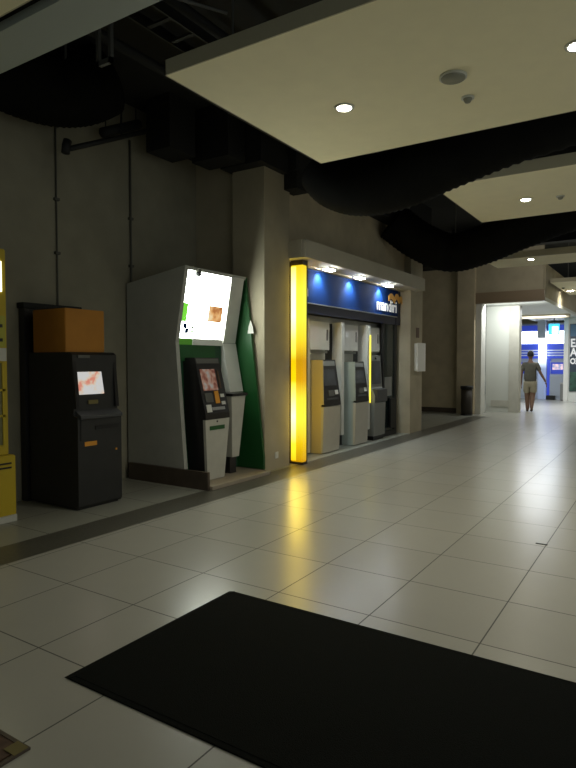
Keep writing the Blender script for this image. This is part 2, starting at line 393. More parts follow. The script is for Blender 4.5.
pipe([(-5.62, 4.72, 4.16), (-5.62, 5.28, 4.44)], .06, 'short thick black pipe just above the sprinkler pipe')
pipe([(-4.25, 2.96, 4.35), (-4.25, 9.5, 4.35)], .05, 'long black pipe along the wall top beside the tray')
pipe([(-3.45, 2.96, 4.42), (-3.45, 9.5, 4.42)], .045, 'long black pipe close over the left edges of the ceiling panels')
one('junction_box', B(-5.55, -5.15, 5.34, 5.8, 4.1, 4.75), 'steel_d', 'black box at the right end of the sprinkler pipe', 'junction box')
one('junction_box', B(-5.3, -4.7, 5.9, 6.25, 4.08, 4.75), 'steel_d', 'black box hung before the wall corner under the ceiling', 'junction box')
one('junction_box', B(-4.62, -4.36, 6.98, 7.3, 3.88, 4.12), 'steel_d', 'black box at the wall top above the left end of the canopy', 'junction box')
one('roof_beam', B(-6, 6, 2.75, 2.95, 4.5, 4.75), 'steel_d', 'black roof beam across the open ceiling nearest the camera', 'beam', 'roof beams')
one('roof_beam', B(-4.6, 6, 9.6, 9.85, 4.4, 4.75), 'steel_d', 'black roof beam behind the second ceiling panel', 'beam', 'roof beams')
one('roof_beam', B(-4.6, 6, 14.6, 14.9, 4.2, 4.75), 'steel_d', 'black roof beam behind the narrow far ceiling panel', 'beam', 'roof beams')
one('conduit_tube', tube(nb(), [(-3.55, 3.35, 4.35), (-2.7, 3.05, 4.35)], .013, 8), 'steel_g', 'thin grey conduit in the dark gap over the nearest panel edge', 'conduit')
for pp, lb in (([(-2.75, 3.1, 4.3), (-1.95, 2.97, 4.3)], 'thin grey conduit nearest the top edge of the picture, above the panel'),
               ([(-3.35, 2.98, 4.2), (-2.95, 3.7, 4.2)], 'short grey conduit lying over the left end of the nearest panel'),
               ([(-2.2, 5.75, 4.4), (-1.2, 6.6, 4.4)], 'thin grey conduit in the dark gap between the two nearest panels')):
    tt = thing('conduit_tube', lb, 'conduit', pp[0]); obj('tube', tube(nb(), pp, .012, 8), 'steel_g', tt)
    obj('hanger_rod', tube(nb(), [pp[0], (pp[0][0], pp[0][1], 4.75)], .006, 6), 'steel_d', tt)
t = thing('duct_bracket', 'pale steel duct bracket hanging in the dark gap at top left', 'bracket', (-4.0, 3.2, 3.9))
bm = nb(); box(bm, -3.83, -3.80, 3.16, 3.19, 3.8, 4.1); box(bm, -3.69, -3.66, 3.16, 3.19, 3.8, 4.1); box(bm, -3.83, -3.66, 3.16, 3.19, 3.8, 3.84)
obj('frame', bm, 'steel_g', t); obj('hanger_rod', tube(nb(), [(-3.69, 3.17, 3.83), (-3.69, 3.17, 4.75)], .008, 6), 'steel_g', t)

# conduits on the raw wall
def conduit(y, label, r=.016, z1=4.3):
    t = thing('wall_conduit', label, 'conduit', (-5.83, y, 0), 'conduits on the raw wall')
    obj('tube', tube(nb(), [(-5.832, y, 0), (-5.832, y, z1)], r, 8), 'conduit', t, True)
    for k in range(5): obj('clip', B(-5.85, -5.81, y-.03, y+.03, .9+k*.6, .93+k*.6), 'conduit', t)
conduit(4.24, 'thin dark conduit running up the raw wall above the orange box', .009)
conduit(5.33, 'thin dark conduit running up the raw wall behind the green cash machine booth', .014)

# ------------------------------------------------------------------ mats, floor bits
t = thing('floor_mat', 'large black rubber mat lying across the foreground tiles', 'floor mat', (-1.1, 2.36, 0))
obj('pile', B(-2.34, .38, 1.765, 2.96, 0, .009), 'mat', t)
bm = nb(); prism_y(bm, [(-2.385, 0), (-2.34, .0095), (-2.34, 0)], 1.737, 2.99); prism_y(bm, [(.41, 0), (.38, .0095), (.38, 0)], 1.737, 2.99)
box(bm, -2.34, .38, 1.737, 1.765, 0, .007); box(bm, -2.34, .38, 2.96, 2.99, 0, .007)
obj('border', bm, 'mat', t)
t = thing('floor_hatch', 'brown floor plate with a yellowish metal corner at the bottom left of the picture', 'floor plate', (-2.2, 1.1, 0))
obj('plate', B(-2.68, -2.075, .86, 1.318, 0, .008), 'brown', t)
bm = nb(); box(bm, -2.69, -2.045, 1.318, 1.335, 0, .010); box(bm, -2.062, -2.045, .86, 1.318, 0, .010)
obj('metal_rim', bm, 'kick', t)
obj('corner_wear', B(-2.12, -2.05, 1.27, 1.33, .010, .0112), 'brass', t)
bm = nb(); prism_y(bm, [(-.90, 0), (-.81, 0), (-.81, .004), (-.90, .003)], 5.15, 5.17)
one('litter_scrap', bm, 'slot', 'tiny dark scrap lying on a tile joint at the right of the floor', 'litter')

# ------------------------------------------------------------------ yellow kiosk, left edge
t = thing('yellow_kiosk', 'tall yellow kiosk cut by the left edge with a lit header', 'kiosk', (-5.5, 2.85, 0))
y1 = 3.24
obj('base', B(-5.85+.03, -5.16, 2.35, y1+.03, 0, .62, bev=.01), 'yellow', t)
obj('plinth', B(-5.8, -5.14, 2.36, y1+.02, 0, .06), 'offwhite', t)
obj('cabinet', B(-5.82, -5.22, 2.38, y1, .62, 2.54, bev=.01), 'yellow', t)
obj('header_light', B(-5.22, -5.205, 2.44, 3.19, 2.14, 2.42), 'kiosk_lit', t)
obj('grey_band', B(-5.22, -5.20, 2.42, y1-.02, 1.5, 1.62), 'offwhite', t)
obj('glass_door', B(-5.22, -5.205, 2.42, y1-.04, .72, 1.48), 'kiosk_door', t)
bm = nb()
for z in (.98, 1.22): box(bm, -5.206, -5.195, 2.42, y1-.04, z, z+.02)
box(bm, -5.206, -5.195, y1-.07, y1-.04, .72, 1.48)
obj('door_bar', bm, 'yellow', t)
obj('poster_patch', B(-5.22, -5.212, 2.5, y1-.02, 1.63, 1.92), 'kiosk_label', t)
bm = nb()
for k, z in enumerate((1.68, 1.745, 1.81, 1.865)): box(bm, -5.212, -5.207, 2.9, y1-.05-.03*(k % 2), z, z+.03)
obj('dark_lettering', bm, 'slot', t)
obj('vent_slots', box(box(nb(), -5.16, -5.15, 2.6, y1-.02, .50, .515), -5.16, -5.15, 2.6, y1-.02, .54, .555), 'slot', t)

# ------------------------------------------------------------------ charcoal cash machine, box on it, cabinet behind
t = thing('cash_machine', 'charcoal self-service machine with a lit picture screen, under the orange box', 'cash machine', (-5.3, 4.1, 0))
ya, yb = 3.79, 4.345
obj('body', prism_y(nb(), [(-5.72, .015), (-4.95, .015), (-4.93, .04), (-4.93, .93), (-4.99, .95), (-5.0, 1.56), (-5.04, 1.59), (-5.72, 1.59)], ya, yb), 'gunmetal', t)
for q in (ya+.005, yb-.045): obj('bezel', prism_y(nb(), [(-5.0, 1.02), (-4.955, 1.02), (-5.005, 1.56), (-5.03, 1.57)], q, q+.04), 'head', t)
sc = obj('screen', slab_x([(-4.992, 3.86, 1.16), (-4.992, 4.17, 1.16), (-5.0, 4.14, 1.39), (-5.0, 3.845, 1.39)], .006), 'screen_pink', t)
obj('header_strip', B(-5.0, -4.985, ya+.06, ya+.2, 1.53, 1.56), 'steel_g', t)
obj('console_shelf', prism_y(nb(), [(-4.99, .90), (-4.90, .92), (-4.90, .95), (-4.99, 1.0)], ya+.02, yb-.01), 'head_g', t)
obj('card_slot', B(-4.99, -4.975, 3.96, 4.08, 1.06, 1.10), 'brass', t)
obj('cash_slot', B(-4.93, -4.922, 4.0, 4.3, .80, .84), 'slot', t)
obj('handle_recess', B(-4.93, -4.925, 3.82, 3.835, .70, .92), 'slot', t)
obj('orange_sticker', B(-4.93, -4.926, 3.87, 4.02, .64, .685), 'orange_lab', t)
obj('lock', cyl(nb(), (-4.929, 4.27, .56), .012, .02), 'orange_lab', t)
obj('foot', B(-5.68, -4.96, ya+.03, yb-.03, 0, .015), 'slot', t)
t = thing('cardboard_box', 'orange-brown box resting on top of the charcoal machine', 'box', (-5.35, 4.1, 1.59))
obj('carton', B(-5.6, -5.07, 3.765, 4.25, 1.59, 2.03, bev=.006), 'orange', t)
obj('flap_seam', B(-5.59, -5.08, 4.002, 4.008, 2.03, 2.032), 'brown', t)
t = thing('dark_cabinet', 'tall dark panel cabinet standing behind the charcoal machine', 'cabinet', (-5.78, 4.05, 0))
obj('body', B(-5.84, -5.74, 3.76, 4.46, 0, 2.06, bev=.006), 'head', t)
obj('top_cap', B(-5.845, -5.72, 3.74, 4.48, 2.06, 2.12, bev=.006), 'steel_d', t)

# ------------------------------------------------------------------ green and white booth
t = thing('machine_booth', 'tall white and green cash machine booth with a glowing white header', 'booth', (-5.2, 5.85, 0))
prof = [(-5.82, .2), (-5.82, 2.48), (-4.82, 2.63), (-4.985, 1.73), (-4.856, .2)]
obj('side_panel', prism_y(nb(), prof, 5.24, 5.30), 'grey_booth', t)
obj('kickboard', B(-5.77, -4.46, 5.20, 5.24, 0, .21), 'kick', t)
obj('kickboard', B(-5.77, -4.86, 5.24, 5.30, 0, .2), 'kick', t)
obj('platform', B(-5.77, -4.42, 5.24, 6.42, 0, .045, bev=.004), 'tan', t)
obj('roof', prism_y(nb(), [(-5.82, 2.44), (-5.82, 2.48), (-4.83, 2.628), (-4.84, 2.59)], 5.30, 6.44), 'grey_booth', t)
obj('back_panel', B(-5.82, -5.78, 5.30, 6.44, .05, 2.44), 'green_shade', t)
lb = obj('light_box', prism_y(nb(), [(-4.94, 2.585), (-4.845, 2.60), (-5.0, 1.78), (-5.08, 1.78)], 5.30, 6.14), 'lightbox', t)
def onslope(y0, y1_, z0, z1, m, nm, par, d=.004):   # print on the leaning header
    X = lambda z: -5.0+(z-1.78)/.82*.155
    return obj(nm, slab_x([(X(z0), y0, z0), (X(z0), y1_, z0), (X(z1), y1_, z1), (X(z1), y0, z1)], d), m, par)
M['print_green'] = mat('print_green', (.1, .5, .03), .4, emit=(.22, .8, .06), es=.3)
onslope(5.30, 5.40, 1.98, 2.2, 'print_green', 'green_print', lb)
onslope(5.79, 6.06, 2.0, 2.20, 'photo', 'picture_print', lb)
onslope(5.36, 5.42, 1.90, 1.96, 'navy', 'logo_print', lb)
onslope(5.40, 5.46, 1.84, 1.90, 'navy', 'logo_print', lb)
onslope(5.51, 5.55, 1.90, 1.93, 'green_l', 'logo_print', lb)
onslope(5.51, 5.55, 1.85, 1.875, 'green_l', 'logo_print', lb)
obj('header_return', prism_y(nb(), [(-5.1, 2.57), (-4.83, 2.60), (-4.985, 1.74), (-5.1, 1.74)], 6.14, 6.40), 'white', t)
obj('divider', prism_y(nb(), [(-5.1, 1.735), (-4.985, 1.735), (-4.86, 1.09), (-5.1, 1.09)], 6.13, 6.41), 'white', t)
obj('lower_backing', prism_y(nb(), [(-5.12, 1.78), (-5.02, 1.78), (-4.98, .05), (-5.12, .05)], 5.30, 6.44), 'green_shade', t)
obj('green_band', prism_y(nb(), [(-5.02, 1.78), (-5.0, 1.78), (-5.0, 1.70), (-5.02, 1.70)], 5.30, 5.55), 'green_l', t)
obj('white_band', prism_y(nb(), [(-5.02, 1.78), (-4.99, 1.78), (-4.985, 1.70), (-5.02, 1.70)], 5.55, 6.12), 'white', t)
obj('green_band', prism_y(nb(), [(-5.02, 1.70), (-4.995, 1.70), (-4.985, 1.50), (-5.02, 1.50)], 5.31, 5.98), 'green', t)
gp = obj('green_side_panel', prism_y(nb(), [(-5.82, .05), (-5.82, 2.48), (-4.845, 2.63), (-4.545, .21), (-4.545, .05)], 6.44, 6.48), 'green', t)
bm = nb(); bmt = [(-4.80, 1.87), (-4.70, 1.87), (-4.72, 1.97), (-4.75, 2.05), (-4.78, 1.97)]
obj('white_logo', prism_y(bm, bmt, 6.432, 6.44), 'white', gp)
t2 = thing('security_camera', 'small grey dome camera at the top of the glowing booth header', 'camera', (-4.80, 5.45, 2.52))
obj('mount', cyl(nb(), (-4.80, 5.45, 2.565), .035, .035), 'grille', t2, True)
bm = nb(); bmesh.ops.create_uvsphere(bm, u_segments=16, v_segments=8, radius=.04, matrix=Matrix.Translation((-4.80, 5.45, 2.555))); obj('dome', bm, 'head_g', t2, True)

t = thing('cash_machine', 'slim cash machine with black head and pale tapered base, in front of the green booth', 'cash machine', (-4.85, 5.62, .045))
Y0, Y1 = 5.40, 5.86
obj('lower_cabinet', loft(nb(), [[(-4.98, Y0+.06, .045), (-4.72, Y0+.06, .045), (-4.72, Y1-.08, .045), (-4.98, Y1-.08, .045)],
                                 [(-4.98, Y0, .79), (-4.70, Y0, .79), (-4.70, Y1, .79), (-4.98, Y1, .79)]]), 'head', t)
obj('lower_door', loft(nb(), [[(-4.72, Y0+.06, .05), (-4.68, Y0+.06, .05), (-4.68, Y1-.08, .05), (-4.72, Y1-.08, .05)],
                                 [(-4.70, Y0, .79), (-4.66, Y0, .79), (-4.66, Y1, .79), (-4.70, Y1, .79)]]), 'offwhite', t)
hd = obj('head', prism_y(nb(), [(-5.02, .79), (-4.655, .79), (-4.66, .86), (-4.83, 1.54), (-5.02, 1.54)], Y0, Y1), 'head', t)
def onhead(y0, y1_, z0, z1, m, nm, par, d=.008, x0=-4.66, z0r=.86, x1=-4.83, z1r=1.54):
    X = lambda z: x0+(z-z0r)/(z1r-z0r)*(x1-x0)
    return obj(nm, slab_x([(X(z0), y0, z0), (X(z0), y1_, z0), (X(z1), y1_, z1), (X(z1), y0, z1)], d), m, par)
onhead(Y0+.01, Y1-.03, 1.47, 1.53, 'steel_g', 'header_strip', hd)
onhead(Y0+.05, Y0+.32, 1.14, 1.40, 'screen_red', 'screen', t)
onhead(Y0+.36, Y0+.39, 1.16, 1.38, 'brown_sign', 'key_row', t)
onhead(Y0+.05, Y0+.19, 1.0, 1.11, 'steel_g', 'keypad', t)
onhead(Y0+.23, Y0+.31, .98, 1.13, 'orange_lab', 'red_sticker', t)
onhead(Y0+.34, Y0+.41, 1.05, 1.09, 'white', 'card_slot', t)
onhead(Y0+.34, Y0+.41, .96, 1.0, 'white', 'receipt_slot', t)
onhead(Y0+.04, Y0+.13, .88, .97, 'white', 'white_sticker', t)
onhead(Y0+.14, Y0+.38, .90, .935, 'alu', 'cash_slot', t)
onhead(Y0+.08, Y0+.36, .66, .71, 'green', 'green_sticker', t, .006, -4.662, .6, -4.662, .75)
obj('lock', B(-4.662, -4.655, Y0+.21, Y0+.23, .75, .77), 'slot', t)
t = thing('cash_machine', 'white cash machine half hidden behind the slim one, against the green panel', 'cash machine', (-4.85, 6.1, .045))
obj('lower_cabinet', loft(nb(), [[(-4.98, 5.99, .26), (-4.72, 5.99, .26), (-4.72, 6.13, .26), (-4.98, 6.13, .26)],
                                 [(-4.98, 5.93, 1.05), (-4.68, 5.93, 1.05), (-4.68, 6.22, 1.05), (-4.98, 6.22, 1.05)]]), 'offwhite', t)
obj('black_shelf', B(-4.98, -4.655, 5.92, 6.24, 1.05, 1.085, bev=.004), 'head', t)
obj('recessed_foot', B(-4.96, -4.76, 5.99, 6.12, .045, .26), 'head', t)

one('wall_socket', box(B(-4.57, -4.56, 6.745, 6.825, .15, .24, bev=.003), -4.56, -4.557, 6.77, 6.80, .18, .21), 'socket', 'small white power socket low on the pillar beside the yellow light column', 'socket')

# ------------------------------------------------------------------ yellow light column
t = thing('light_column', 'tall glowing yellow light column at the left end of the canopy', 'light column', (-4.55, 7.26, 0))
obj('frame', box(B(-4.72, -4.652, 7.27, 7.44, 0, 2.94), -4.652, -4.46, 7.40, 7.44, 0, 2.94), 'kick', t)
obj('diffuser', B(-4.65, -4.45, 7.28, 7.40, .03, 2.88, bev=.01), 'tube_yellow', t)
obj('diffuser_core', B(-4.64, -4.56, 7.273, 7.28, .05, 2.86), 'tube_core', t)
obj('top_cap', B(-4.665, -4.44, 7.27, 7.405, 2.88, 2.945), 'kick', t)
obj('bottom_cap', B(-4.665, -4.44, 7.27, 7.405, 0, .03), 'kick', t)

def col_lamp(loc, rot, sx, sy, e):
    l = bpy.data.lights.new('column_lamp', 'AREA'); l.shape = 'RECTANGLE'; l.size = sx; l.size_y = sy; l.energy = e; l.color = (1, .68, .04)
    o = bpy.data.objects.new('column_lamp', l); C.objects.link(o); o.parent = t; o.location = Vector(loc)-t.location; o.rotation_euler = rot
for zc, hh in ((.75, .9), (2.2, 1.2)):
    col_lamp((-4.435, 7.34, zc), (math.radians(90), 0, math.radians(-90)), .12, hh, .5)
    col_lamp((-4.56, 7.265, zc), (math.radians(90), 0, math.radians(180)), .2, hh, 1.1)
    col_lamp((-4.50, 7.45, zc), (math.radians(90), 0, 0), .1, hh, 1.1)

# ------------------------------------------------------------------ blue sign, spots
t = thing('shop_sign', 'long dark blue sign with white mandiri lettering over the three cash machines', 'sign', (-4.7, 9.5, 2.25))
obj('panel', B(-4.76, -4.70, 7.46, 11.42, 2.40, 2.92), 'navy', t)
obj('lower_panel', B(-4.78, -4.73, 7.46, 11.38, 2.24, 2.385), 'navy_d', t)
obj('metal_lip', B(-4.76, -4.69, 7.7, 11.38, 2.385, 2.40), 'alu', t)
obj('end_panel', B(-4.78, -4.72, 11.38, 11.60, 2.24, 2.92), 'navy_d', t)
text('lettering', 'mandiri', .33, 'letter', t, face_px(-4.690, 10.36, 2.475), bold=.003, ext=.004, xs=.98)
text('lettering', 'n', .3, 'letter', t, face_px(-4.698, 7.70, 2.50), bold=.01, ext=.004)
bm = nb()
for (ya_, w, zc) in ((11.08, .30, 2.74), (11.36, .22, 2.76), (11.56, .18, 2.73)):   # three ribbon waves
    pts = [(ya_-w*.5+w*i/10, zc+.05*math.sin(i/10*math.pi*1.3)) for i in range(11)]
    for (a, b), (c, d) in zip(pts, pts[1:]):
        th = .055
        box(bm, -4.70, -4.68, a, c+.001, b-th, b+.05)
obj('gold_ribbon', bm, 'gold', t)
def spot(y, label):
    t = thing('spotlight', label, 'spotlight', (-4.52, y, 2.93), 'spotlights under the canopy')
    obj('arm', tube(nb(), [(-4.64, y, 2.94), (-4.50, y, 2.93)], .012, 8), 'alu', t)
    bm = nb(); box(bm, -4.56, -4.44, y-.11, y+.11, 2.925, 2.948, bev=.003); obj('housing', bm, 'alu', t)
    obj('bulb', B(-4.55, -4.45, y-.10, y+.10, 2.905, 2.925, bev=.003), 'lamp_cool', t)
    l = bpy.data.lights.new('spot_lamp', 'SPOT'); l.energy = 16; l.color = (.8, .95, 1); l.spot_size = math.radians(120); l.spot_blend = .8; l.shadow_soft_size = .03
    o = bpy.data.objects.new('spot_lamp', l); C.objects.link(o); o.parent = t; o.location = (-.09, 0, -.045)
    o.rotation_euler = (Vector((-.16, 0, -.45))).to_track_quat('-Z', 'Y').to_euler()
spot(8.16, 'leftmost of the three small white spotlights over the blue sign')
spot(9.24, 'middle one of the three small white spotlights over the blue sign')
spot(10.47, 'rightmost spotlight, just above the white mandiri lettering')

# ------------------------------------------------------------------ alcove surround
t = thing('machine_surround', 'pale panel surround with white uprights framing the three cash machines', 'surround', (-4.95, 9.5, 0))
obj('back_panel', B(-5.0, -4.93, 7.46, 11.1, 0, 2.24), 'offwhite', t)
for a, b in ((8.02, 8.72), (9.14, 9.80), (10.2, 10.75)):
    u = obj('upper_panel', B(-4.93, -4.80, a, b, 1.68, 2.14, bev=.006), 'white', t)
    obj('latch', B(-4.80, -4.792, b-.10, b-.07, 1.84, 2.02), 'steel_g', u)
    obj('shelf', B(-4.93, -4.84, a, b, 1.63, 1.67), 'atm_grey', u)
obj('upright', B(-4.93, -4.74, 9.04, 9.14, .22, 2.16, bev=.004), 'white', t)
obj('upright', B(-4.93, -4.72, 10.04, 10.16, .22, 2.16, bev=.004), 'white', t)
obj('dark_gap', B(-4.93, -4.925, 8.80, 9.04, .2, 2.14), 'slot', t)
obj('dark_gap', B(-4.93, -4.925, 9.86, 10.04, .2, 2.14), 'slot', t)
obj('yellow_light_strip', B(-4.72, -4.708, 10.13, 10.16, .72, 1.98), 'led_yellow', t)
obj('base_recess', B(-4.93, -4.90, 8.0, 11.0, 0, .2), 'slot', t)
obj('left_return', B(-4.93, -4.76, 7.46, 8.02, .05, 2.16), 'cream', t)

def machine(y0, w, zt, side, low, label, bx=-4.65):
    t = thing('cash_machine', label, 'cash machine', (-4.8, y0+w/2, 0), 'cash machines in the alcove')
    y1_ = y0+w
    obj('side_body', prism_y(nb(), [(-4.9, .01), (bx-.03, .01), (bx-.03, .80), (bx-.12, zt-.01), (-4.9, zt-.01)], y0+.004, y1_), side, t)
    obj('side_wing', prism_y(nb(), [(-4.9, .80), (bx+.015, .80), (bx+.0, zt-.005), (-4.9, zt-.005)], y0, y0+.025), side, t)
    obj('lower_door', prism_y(nb(), [(bx-.03, .02), (bx, .02), (bx+.02, .76), (bx-.03, .76)], y0+.005, y1_-.005), low, t)
    hd = obj('head', prism_y(nb(), [(bx-.03, .77), (bx+.03, .77), (bx+.02, .86), (bx-.085, zt), (bx-.125, zt)], y0+.027, y1_-.003), 'head', t)
    X = lambda z: bx+.02+(z-.86)/(zt-.86)*(-.105)
    def p(nm, ya_, yb_, za, zb, m, d=.006):
        obj(nm, slab_x([(X(za), y0+ya_*w, za), (X(za), y0+yb_*w, za), (X(zb), y0+yb_*w, zb), (X(zb), y0+ya_*w, zb)], d), m, t)
    p('header_strip', .08, .92, zt-.10, zt-.02, 'atm_grey')
    p('screen', .15, .85, 1.10, zt-.16, 'screen_dim')
    p('keypad', .35, .65, .93, 1.02, 'steel_g')
    p('card_slot', .72, .9, .95, 1.02, 'white')
    p('cash_slot', .2, .8, .87, .90, 'head_g')
    obj('lock', B(bx+.008, bx+.016, y0+w*.5, y0+w*.5+.02, .66, .68), 'slot', t)
    return t
machine(8.22, .58, 1.52, 'atm_cream_lit', 'atm_lo', 'left cash machine of the alcove, side tinted cream for the yellow column light')
machine(9.36, .54, 1.49, 'atm_teal', 'atm_lo', 'middle cash machine of the alcove, bluish grey side and black screen head')
t = thing('cash_machine', 'right cash machine of the alcove, grey and narrow, beside the dark glass', 'cash machine', (-4.8, 10.45, 0), 'cash machines in the alcove')
y0, w = 10.2, .5
obj('body', prism_y(nb(), [(-4.9, .08), (-4.66, .08), (-4.64, .84), (-4.72, 1.0), (-4.76, 1.60), (-4.9, 1.62)], y0, y0+w), 'atm_grey', t)
obj('screen', slab_x([(-4.725, y0+.04, 1.06), (-4.725, y0+w-.04, 1.06), (-4.755, y0+w-.04, 1.5), (-4.755, y0+.04, 1.5)], .008), 'screen_dim', t)
obj('console', prism_y(nb(), [(-4.72, .98), (-4.60, .96), (-4.60, .74), (-4.66, .70)], y0+.02, y0+w-.02), 'head_g', t)
obj('camera_eye', cyl(nb(), (-4.745, y0+.25, 1.53), .02, .04), 'slot', t)
obj('foot', B(-4.88, -4.68, y0+.02, y0+w-.02, 0, .08), 'slot', t)

t = thing('glass_screen', 'dark glass side screen with black frame right of the three cash machines', 'glass screen', (-4.75, 11.2, 0))
obj('pane', B(-4.77, -4.755, 10.82, 11.36, .10, 2.24), 'glass_d', t)
obj('frame', box(box(B(-4.79, -4.73, 11.36, 11.46, 0, 2.24), -4.79, -4.73, 10.78, 10.82, 0, 2.24), -4.79, -4.73, 10.82, 11.36, 0, .10), 'slot', t)
obj('glass_reflection', B(-4.755, -4.75, 10.9, 11.25, .80, 1.18), 'atm_grey', t)  # pale patch painted as a reflection in the dark glass
one('electric_box', B(-4.72, -4.68, 11.05, 11.3, .15, .75, bev=.004), 'slot', 'low black panel in front of the dark glass screen', 'panel')

# ------------------------------------------------------------------ things on the pilaster
t = thing('wall_cabinet', 'small white wall cabinet mounted on the pilaster right of the canopy', 'wall cabinet', (-4.42, 12.15, 1.28))
obj('door', B(-4.44, -4.42, 11.82, 12.30, 1.28, 1.88, bev=.004), 'lit_white', t)
obj('body', B(-4.50, -4.44, 11.84, 12.28, 1.29, 1.87), 'white', t)
obj('side_handle', B(-4.47, -4.43, 12.30, 12.33, 1.5, 1.8), 'slot', t)
one('wall_plate', B(-4.50, -4.49, 11.93, 12.10, 1.99, 2.20, bev=.002), 'brown_sign', 'small brown plate above the white wall cabinet', 'sign plate')

# ------------------------------------------------------------------ far: bin, booths, column, poster
t = thing('litter_bin', 'dark steel litter bin standing against the far pillar', 'litter bin', (-4.72, 16.45, 0))
bm = nb(); cyl(bm, (-4.72, 16.45, .03), .15, .70, 24); obj('body', bm, 'bin', t, True)
obj('rim', cyl(nb(), (-4.72, 16.45, .73), .17, .08, 24), 'slot', t, True); obj('foot_ring', cyl(nb(), (-4.72, 16.45, 0), .16, .03, 24), 'slot', t, True)

Yb = 25.4
def fbooth(x0, x1, label, machine_x):
    t = thing('machine_booth', label, 'booth', ((x0+x1)/2, Yb+.3, 0), 'blue and white booths through the doorway')
    obj('cabinet', B(x0, x1, Yb, Yb+.9, 0, 3.0), 'fb_grey', t)
    obj('blue_header', B(x0+.02, x1-.02, Yb-.06, Yb, 2.70, 2.92), 'fb', t)
    obj('light_box', B(x0+.02, x1-.02, Yb-.08, Yb, 2.20, 2.68, bev=.02), 'fb_bright', t)
    obj('blue_panel', B(x0+.02, x1-.02, Yb-.06, Yb, 1.60, 2.18), 'fb', t)
    for z in (1.70, 1.80, 1.90): obj('white_stripe', B(x0+.02, x1-.02, Yb-.066, Yb-.06, z, z+.045), 'fb_stripe', t)
    obj('blue_post', B(x0+.02, x0+.16, Yb-.08, Yb, .1, 1.58), 'fb', t)
    m = thing('cash_machine', label.replace('booth', 'cash machine').replace('with', 'in the booth with'), 'cash machine', (machine_x, Yb-.2, 0), 'cash machines in the blue booths')
    obj('body', prism_like(machine_x), 'fb_grey', m)
    obj('screen_surround', B(machine_x-.24, machine_x+.24, Yb-.30, Yb-.27, 1.0, 1.45), 'fb', m)
    obj('screen', B(machine_x-.17, machine_x+.20, Yb-.31, Yb-.30, 1.16, 1.38), 'screen_far', m)
    return t, m
def prism_like(mx):
    bm = nb(); pts = [(Yb-.07, .12), (Yb-.34, .12), (Yb-.34, .92), (Yb-.27, 1.0), (Yb-.27, 1.5), (Yb-.07, 1.5)]
    a = [bm.verts.new((mx-.26, y, z)) for y, z in pts]; b = [bm.verts.new((mx+.26, y, z)) for y, z in pts]; n = len(pts)
    bm.faces.new(a); bm.faces.new(b[::-1])
    for i in range(n): bm.faces.new((a[i], b[i], b[(i+1) % n], a[(i+1) % n]))
    box(bm, mx-.24, mx+.24, Yb-.30, Yb-.08, 0, .12)
    return bm
b1, m1 = fbooth(-5.55, -4.40, 'blue and white booth seen left of the glowing column, behind the walking person', -4.95)
b2, m2 = fbooth(-4.13, -3.42, 'blue and white booth right of the glowing column, partly behind the cyan sign', -3.70)
m1['label'] = 'pale cash machine in the far booth, hidden behind the walking person'
m2['label'] = 'pale grey cash machine with lit screen, right of the glowing far column'
one('black_crate', B(-4.02, -3.72, 24.7, 24.92, 0, .16), 'slot', 'low black box on the floor before the far cash machine', 'box')
t = thing('light_column', 'glowing white column between the two far blue booths', 'light column', (-4.2, 25.2, 0))
obj('shaft', B(-4.38, -4.14, 25.0, 25.38, 0, 2.40), 'fb_shaft', t)
obj('capital', B(-4.42, -4.14, 24.98, 25.38, 2.40, 3.1), 'fb_grey', t)
t = thing('hanging_sign', 'small lit cyan and white sign hanging before the far booths', 'sign', (-3.7, 23.6, 2.5))
obj('box', B(-3.78, -3.42, 23.5, 23.62, 2.47, 2.86, bev=.01), 'cyan', t)
obj('white_panel', B(-3.66, -3.45, 23.49, 23.50, 2.50, 2.76), 'cyan_w', t)
obj('hanger_rod', tube(nb(), [(-3.6, 23.56, 2.86), (-3.6, 23.56, 3.10)], .015, 8), 'steel_g', t)
t = thing('litter_bin', 'narrow steel bin beside the far white column at right', 'litter bin', (-3.42, 24.6, 0))
obj('body', B(-3.50, -3.34, 24.5, 24.66, .02, .62, bev=.01), 'atm_grey', t); obj('lid', B(-3.51, -3.33, 24.49, 24.67, .62, .68), 'alu', t)
obj('foot', B(-3.48, -3.36, 24.52, 24.64, 0, .02), 'slot', t)
struct('wall_poster', B(-3.16-.0, -1.5, 24.0, 24.2, 0, 3.3), 'white_wall')
struct('trim_11', B(-3.32, -3.16, 23.95, 24.25, 0, 3.1), 'white_col')
t = thing('poster', 'tall dark blue poster with white letters cut by the right edge', 'poster', (-2.7, 23.97, .4))
obj('print', B(-3.12, -2.0, 23.96, 24.0, .38, 2.86), 'poster', t)
obj('picture', B(-3.10, -2.02, 23.955, 23.96, .40, 1.10), 'poster_g', t)
obj('blue_patch', B(-3.10, -2.02, 23.955, 23.96, 2.40, 2.84), 'poster_b', t)
for s, z, sz in (('EA', 2.02, .42), ('AT', 1.68, .42), ('OX', 1.40, .28)):
    text('lettering', s, sz, 'letter', t, face_ny(-3.10, 23.955, z), bold=.012, ext=.003, xs=.8)

